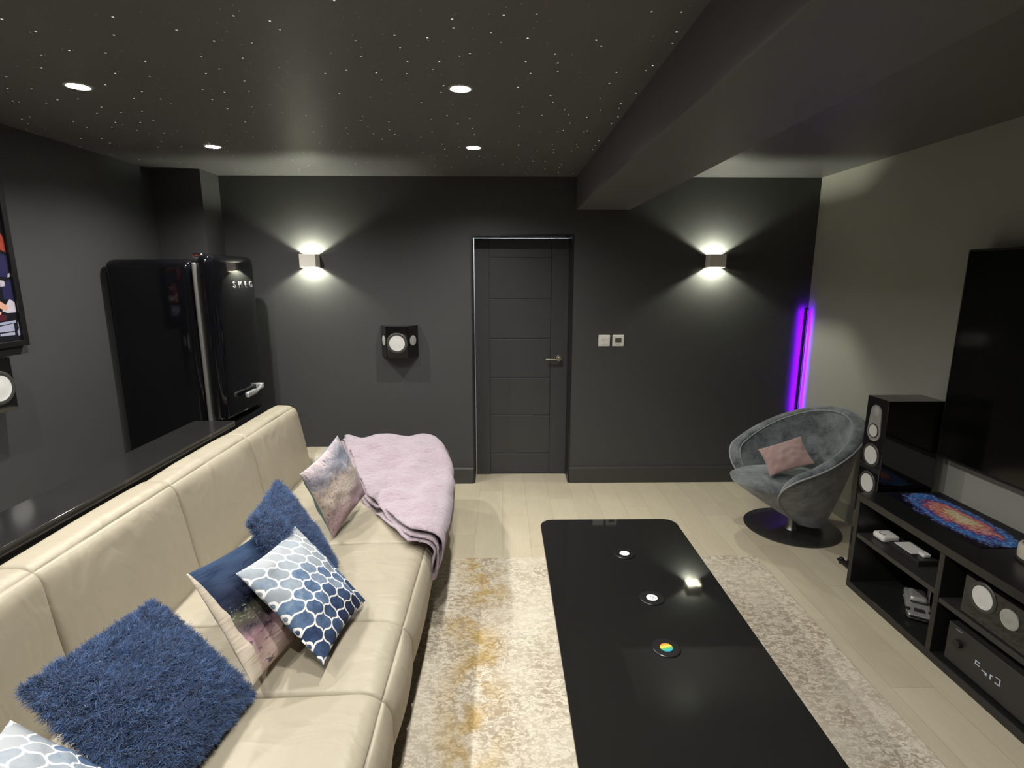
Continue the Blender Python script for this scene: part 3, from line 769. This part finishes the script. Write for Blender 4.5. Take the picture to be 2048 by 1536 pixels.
def shag(o, surf, count, seed, ln=.030):
    rng = random.Random(seed); V = []; F = []; tone = []
    for k in range(count):
        side = 1 if rng.random() < .80 else -1
        u, v = rng.uniform(-1, 1), rng.uniform(-1, 1)
        if rng.random() < .25:                      # more at the rim
            if rng.random() < .5: u = math.copysign(1 - abs(rng.gauss(0, .04)), u)
            else: v = math.copysign(1 - abs(rng.gauss(0, .04)), v)
        u, v = max(-1, min(1, u)), max(-1, min(1, v))
        p = surf(u, v, side); e = .02
        un, vn = max(-.97, min(.97, u)), max(-.97, min(.97, v))
        du = surf(un + e, vn, side) - surf(un - e, vn, side); dv = surf(un, vn + e, side) - surf(un, vn - e, side)
        nr = du.cross(dv).normalized() * side
        rim = Vector((u if abs(u) > .9 else 0, v if abs(v) > .9 else 0, 0))
        if rim.length: nr = (nr * .5 + rim.normalized()).normalized()
        cl = Vector([noise.noise(p * 95 + Vector((seed + 9 * i_, i_, 0))) for i_ in range(3)]); cl2 = noise.noise(p * 75 + Vector((0, seed, 5)))
        d = (nr + cl * 1.7 + Vector([rng.gauss(0, .38) for _ in range(3)])).normalized()
        if d.dot(nr) < .1: d = (d + nr).normalized()
        L = ln * rng.uniform(.6, 1.2) * (1 + .5 * cl2); r0 = rng.uniform(.0005, .0010); bend = Vector([rng.gauss(0, 1) for _ in range(3)]) * 1.5
        base = len(V); K = 4; q = p.copy(); tn = max(0, min(1, rng.random() ** 1.5 * .75 + .45 * cl2 + .12))
        a1 = d.cross(Vector((.3, .5, .8))).normalized(); a2 = d.cross(a1)
        for i in range(K):
            r = r0 * (1 - .55 * i / (K - 1))
            for m in range(3):
                an = 2 * PI * m / 3; V.append(tuple(q + (a1 * math.cos(an) + a2 * math.sin(an)) * r)); tone.append(tn)
            dd = (d + bend * (i / K)).normalized(); q = q + dd * (L / (K - 1))
        for i in range(K - 1):
            for m in range(3):
                a = base + i * 3 + m; b = base + i * 3 + (m + 1) % 3; F.append((a, b, b + 3, a + 3))
    me = bpy.data.meshes.new('shag_pile'); me.from_pydata(V, [], F); me.materials.append(M['shag'])
    at = me.attributes.new('tone', 'FLOAT', 'POINT'); at.data.foreach_set('value', tone)
    me.polygons.foreach_set('use_smooth', [True] * len(F)); me.update()
    ob = bpy.data.objects.new('shag_pile', me); COL.objects.link(ob); ob.parent = o; ob['kind'] = 'stuff'
p1, f1 = pillow('shaggy_cushion', 'large navy shaggy cushion lying flattest, nearest on the sofa', (-.953, 1.306, .622), (-.057, .737, -.141), .415, 'shag_base', 'shag_base', thick=.062, seed=1, pinch=.02)
shag(p1, f1, 52000, 11, .022)
p4, f4 = pillow('shaggy_cushion', 'navy shaggy cushion propped behind the trellis cushion', (-.835, 2.055, .660), (-.138, 1.067, .135), .455, 'shag_base', 'shag_base', thick=.055, seed=2, pinch=.03)
shag(p4, f4, 40000, 12, .022)
p3, f3 = pillow('patterned_cushion', 'blue and white trellis cushion resting on the city print cushion', (-.700, 1.787, .634), (-.04, .824, -.115), .408, 'trellis', 'trellis', thick=.060, seed=3)
MB().box(.1, .115, -.201, -.186, -.001, .001).obj('care_tag', M['label_white'], p3, smooth=False)
p2, f2 = pillow('printed_cushion', 'cushion with a dark night city print and beige edge', (-.842, 1.712, .640), (-.027, 1.012, -.204), .400, 'city', 'cream_back', thick=.045, seed=4, pinch=.05, wr=.009)
p5, f5 = pillow('printed_cushion', 'cushion with a smeared pink and grey print against the pink throw', (-.868, 2.690, .668), (.315, 1.264, -.034), .385, 'abstract', 'teal', thick=.070, seed=5, wr=.008)
p6, f6 = pillow('patterned_cushion', 'pale trellis cushion tucked before the large shaggy cushion', (-.93, .93, .64), (-.30, .70, .20), .40, 'trellis', 'trellis', thick=.055, seed=6)
p7, f7 = pillow('velvet_cushion', 'small dusky pink cushion on the grey lounge chair', (1.901, 3.462, .545), (.58, -.494, -.133), .285, 'pink', 'pink', thick=.045, asp=.8, seed=7)

# ------------------------------------------------------------------ lounge chair
ch = thing('lounge_chair', 'grey velvet tub chair on a round steel swivel base', 'chair', (2.03, 3.53, 0))
cen = Vector((-.085, -.02, .605)); bot = Vector((.105, -.02, .048)); RT, RB, TILT, AZ = .425, .10, .215, math.radians(8)
def cdir(phi):
    a = PI + AZ + phi                    # phi = 0 is the open front
    return Vector((math.cos(a), math.sin(a), 0))
def shell(phi, t, inset=0.0):
    d_ = cdir(phi)
    lo = bot + d_ * RB; hi = cen + d_ * RT + Vector((0, 0, -TILT * math.cos(phi)))
    # slightly bowed side
    p = lo.lerp(hi, t) + d_ * (.012 * math.sin(t * PI))
    return p - d_ * inset
F0, F1 = math.radians(28), math.radians(68)
def tmax(phi):
    a = abs((phi + PI) % (2 * PI) - PI)
    if a >= F1: return 1.0
    if a <= F0: return 0.0
    return math.sqrt(max(0, 1 - ((F1 - a) / (F1 - F0)) ** 2))
TH = .072
NPH, NT_ = 96, 14
phis = []
for i in range(NPH + 1):
    u = i / NPH; phis.append(F0 + (2 * PI - 2 * F0) * u)
b = MB(); prof_n = None
for ph in phis:
    tm = max(.02, tmax(ph)); row = []
    for k in range(NT_ + 1): row.append(shell(ph, tm * k / NT_))
    o_top = shell(ph, tm); th = TH * min(1, .25 + tm)
    i_top = shell(ph, tm, th); mid = (o_top + i_top) / 2; d_ = cdir(ph)
    for k in range(1, 8):
        a = PI * k / 8; row.append(mid + d_ * (th / 2 * math.cos(a)) + Vector((0, 0, th / 2 * .75 * math.sin(a))))
    for k in range(NT_ + 1):
        t_ = tm * (1 - k / NT_); row.append(shell(ph, t_, th * (.35 + .65 * t_ / max(tm, .02))))
    prof_n = len(row); b.v += [tuple(p_) for p_ in row]
for i in range(NPH):
    for k in range(prof_n - 1):
        a = i * prof_n + k; b.f.append((a, a + 1, a + prof_n + 1, a + prof_n)); b.fm.append(0)
for i in (0, NPH): b.f.append([i * prof_n + k for k in range(prof_n)] if i == NPH else [i * prof_n + k for k in range(prof_n)][::-1]); b.fm.append(0)
b.obj('shell', M['velvet'], ch, angle=70)
pp_ = MB(); pp_.tube([shell(ph, max(.02, tmax(ph)), -.003) for ph in phis], .0055, 8)
pi_ = MB(); pi_.tube([shell(ph, max(.05, tmax(ph)), TH * min(1, .25 + tmax(ph)) + .002) for ph in phis], .004, 8)
pp_.obj('piping', M['velvet_piping'], ch); pi_.obj('piping', M['velvet_piping'], ch)
# seat block: fills the bowl, flush with the shell at the open front
sb = MB(); NS = 72; rows_ = []
ts = [.03, .2, .4, .6, .76, .86, .93, .97]
for i in range(NS):
    ph = 2 * PI * i / NS; a = abs((ph + PI) % (2 * PI) - PI)
    k_ = max(0, min(1, (a - F0 * .9) / (F1 - F0))); ins = .012 + (TH + .004 - .012) * k_
    ring = []
    for j, t_ in enumerate(ts):
        # height of the seat follows the front lip everywhere
        p = shell(ph, t_, ins * (.3 + .7 * t_)); tgt = bot.z + (.405 - bot.z) * t_
        tt = min(1, (tgt - bot.z) / max(.05, (shell(ph, 1).z - bot.z)))
        p = shell(ph, tt, ins * (.3 + .7 * tt))
        if j == 6: p = p.lerp(Vector((cen.x, cen.y, p.z)), .05)
        if j == 7: p = p.lerp(Vector((cen.x, cen.y, p.z)), .16)
        ring.append(p)
    sb.v += [tuple(p) for p in ring]
m_ = len(ts); sb.v.append((cen.x, cen.y, .42)); c_i = len(sb.v) - 1; sb.v.append((bot.x, bot.y, bot.z)); c_b = c_i + 1
for i in range(NS):
    j = (i + 1) % NS
    for k in range(m_ - 1): sb.f.append((i * m_ + k, j * m_ + k, j * m_ + k + 1, i * m_ + k + 1)); sb.fm.append(0)
    sb.f.append((i * m_ + m_ - 1, j * m_ + m_ - 1, c_i)); sb.fm.append(0); sb.f.append((j * m_, i * m_, c_b)); sb.fm.append(0)
sb.obj('seat', M['velvet'], ch, angle=80)
MB().lathe([(.31, 0), (.312, .004), (.305, .008), (.20, .014), (.0005, .022)], 64).obj('base', M['dark_steel'], ch)
MB().lathe([(.040, .014), (.036, .024), (.024, .04), (.022, .16)], 32, T(-.035, -.06, 0)).obj('stem', M['dark_steel'], ch)

# ------------------------------------------------------------------ television and stand
tv = thing('television', 'large flat black television over the low black stand', 'television', (2.405, 1.83, 1.315))
MB().rbox(-.025, .045, -.985, .985, -.55, .55, r=.006, n=1).obj('casing', M['matt_black'], tv, smooth=False)
MB().box(-.0275, -.0245, -.973, .973, -.535, .538).obj('screen', M['tv'], tv, smooth=False)
MB().box(.045, .0745, -.3, .3, -.2, .2).obj('wall_bracket', M['matt_black'], tv, smooth=False)

sd = thing('television_stand', 'low black open shelved stand under the television', 'tv stand', (1.96, 1.80, 0))
SY0, SY1 = -1.0, 1.0
DP = .46
MB().rbox(0, DP, SY0, SY1, .520, .560, r=.003, n=1).obj('top_panel', M['stand'], sd, smooth=False)
MB().rbox(.0, DP, SY0, SY1, 0, .040, r=.003, n=1).obj('base_panel', M['stand'], sd, smooth=False)
for y in (SY0, SY1 - .03): MB().rbox(0.001, DP, y, y + .03, .0402, .5198, r=.002, n=1).obj('side_panel', M['stand'], sd, smooth=False)
for y in (.385, -.42): MB().rbox(0.001, DP, y, y + .028, .0402, .5198, r=.002, n=1).obj('divider', M['stand'], sd, smooth=False)
MB().rbox(.004, DP - .01, .4132, .9698, .312, .336, r=.002, n=1).obj('shelf', M['stand_edge'], sd, smooth=False)
MB().rbox(.004, DP - .01, -.3918, .3848, .290, .314, r=.002, n=1).obj('shelf', M['stand_edge'], sd, smooth=False)
MB().rbox(.004, DP - .01, -.9698, -.4202, .300, .324, r=.002, n=1).obj('shelf', M['stand_edge'], sd, smooth=False)
MB().box(DP - .008, DP, SY0 + .0302, SY1 - .0302, .0402, .5198).obj('back_panel', M['matt_black'], sd, smooth=False)

gm = MB(); gx0, gx1, gy0, gy1 = 2.10, 2.41, 2.17, 2.775
gm.box(gx0, gx1, gy0, gy1, .5602, .5632)
uvs = [((x - gx0) / (gx1 - gx0), (y - gy0) / (gy1 - gy0)) for x, y, z in gm.v]
tag(gm.obj('galaxy_mat', M['galaxy'], smooth=False, uv=uvs), 'thin mat with a colourful spiral galaxy print on the television stand', 'mat')
jar = thing('round_jar', 'cream round jar at the edge of the television stand top', 'jar', (2.235, 2.045, .5602))
MB().lathe([(.070, 0), (.072, .004), (.072, .010), (.066, .012)], 40).obj('base', M['surround'], jar)
MB().lathe([(.062, .010), (.069, .014), (.071, .030), (.070, .062), (.066, .070), (.058, .072), (.054, .066), (.0005, .066)], 40, cap=False).obj('body', M['plastic_cream'], jar)

# things on the shelves
pk = thing('white_puck', 'small white rounded box with a dark curved mark in the stand', 'streaming box', (2.065, 2.685, .3375))
MB().rbox(-.045, .05, -.045, .045, 0, .036, r=.015, n=3).obj('case', M['plastic_white'], pk)
MB().tube([(-.012 + .020 * math.cos(a), .020 * math.sin(a), .0364) for a in [math.radians(100 + 20 * i) for i in range(9)]], .0018, 6).obj('emblem', M['matt_black'], pk)
cb = MB().rbox(2.03, 2.27, 2.405, 2.615, .336, .366, r=.004, n=1).obj('set_top_box', M['amp'], smooth=False)
tag(cb, 'flat black box under the white card on the stand shelf', 'set-top box')
cd = MB().rbox(2.045, 2.135, 2.475, 2.595, .3662, .3692, r=.001, n=1).obj('card', M['plastic_white'], smooth=False)
tag(cd, 'white card lying on the flat black box', 'card')
pg = MB().rbox(2.075, 2.115, 2.432, 2.472, .3662, .3842, r=.006, n=2).obj('plug', M['plastic_white'])
tag(pg, 'small white plug beside the white card', 'plug')

car = thing('toy_car', 'silver toy car with a raised door in the lower bay of the stand', 'toy car', (2.135, 2.495, .0402), rot=(0, 0, math.radians(238)))
# local +x is the nose
def carbody(q):
    x, y, z = q
    if z > .035: z -= max(0, x - .02) * .20
    y *= 1 - max(0, abs(x) - .09) * 1.6
    return (x, y, z)
MB().rbox(-.125, .125, -.052, .052, .012, .055, r=.012, n=10, fn=carbody).obj('body', M['silver'], car)
MB().rbox(-.085, .035, -.043, .043, .050, .085, r=.016, n=6, fn=lambda q: (q.x * (1 - (q.z - .05) * 5), q.y * (1 - (q.z - .05) * 4), q.z)).obj('cabin', M['silver'], car)
wm = MB(); wm.add([(.036, -.036, .058), (.036, .036, .058), (.022, .030, .080), (.022, -.030, .080)], [(0, 1, 2, 3)]); wm.obj('windscreen', M['car_dark'], car, smooth=False)
MB().rbox(-.045, .02, .040, .046, .06, .128, r=.002, n=1).obj('door', M['silver'], car, smooth=False)
bm_ = MB(); bm_.box(.113, .128, -.040, .040, .022, .030); bm_.box(.060, .095, -.022, .022, .0395, .0455); bm_.obj('grille', M['car_dark'], car, smooth=False)
for x in (-.075, .078):
    for s in (-1, 1): MB().lathe([(.0001, -.010), (.021, -.010), (.023, -.006), (.023, .006), (.021, .010), (.0001, .010)], 24, T(x, s * .046, .0232) @ FACE_NY, cap=False).obj('wheel', M['car_dark'], car)

cs = thing('centre_speaker', 'black centre speaker with white drivers on the stand shelf', 'speaker', (1.975, 1.85, .3142))
MB().rbox(0, .28, -.235, .235, 0, .175, r=.004, n=2).obj('cabinet', M['gloss_black'], cs, smooth=False)
for y in (.142, -.142): driver(cs, (0, y, .120 if y > 0 else .120), FACE_NX, .048, .064)
MB().lathe([(.040, 0), (.040, .003), (.034, .005), (.024, .004), (.010, .004), (.006, .007), (.0005, .008)], 36, T(0, .018, .105) @ FACE_NX, cap=False).obj('tweeter', M['plate'], cs)

am = thing('amplifier', 'dark grey amplifier with a lit display in the stand bottom bay', 'amplifier', (1.985, 1.90, .0402))
MB().rbox(0, .33, -.23, .235, .012, .192, r=.003, n=1).obj('case', M['amp'], am, smooth=False)
MB().lathe([(.0001, .018), (.017, .018), (.018, .015), (.018, 0)], 28, T(0, .168, .125) @ FACE_NX, cap=False).obj('volume_knob', M['matt_black'], am)
MB().box(-.001, .001, .165, .195, .176, .180).obj('status_light', M['display_dim'], am, smooth=False)
def seg(bk, y0, y1, z0, z1): bk.box(-.0012, .001, min(y0, y1), max(y0, y1), z0, z1)
for chars in ([(.082, .062, .108, .112), (.084, .080, .094, .112), (.082, .062, .094, .098)], [(.050, .028, .088, .092), (.034, .026, .080, .092)], [(.012, -.002, .098, .101), (.012, .006, .080, .101)], [(-.012, -.030, .106, .109), (-.030, -.034, .080, .109), (-.012, -.030, .080, .084)]):
    bk = MB()
    for c_ in chars: seg(bk, *c_)
    bk.obj('display_character', M['display'], am, smooth=False)
for x in (.03, .30):
    for y in (-.20, .20): MB().lathe([(.018, 0), (.02, .012)], 16, T(x, y, 0)).obj('foot', M['matt_black'], am)

# ------------------------------------------------------------------ world, camera, view
wd = bpy.data.worlds.new('World'); SC.world = wd; wd.use_nodes = True
wd.node_tree.nodes['Background'].inputs[0].default_value = (0, 0, 0, 1)
cam = bpy.data.cameras.new('Camera'); co = bpy.data.objects.new('Camera', cam); COL.objects.link(co)
cam.sensor_width = 36; cam.lens = 36 * 1090 / 2048; cam.clip_start = .02
co.location = (0, 0, 1.735); co.rotation_euler = (math.radians(90 - 11.26), 0, math.radians(-1.05))
SC.camera = co
vs = SC.view_settings
vs.view_transform = 'Standard'; vs.look = 'None'; vs.gamma = 1; vs.use_curve_mapping = False; vs.exposure = 0.0
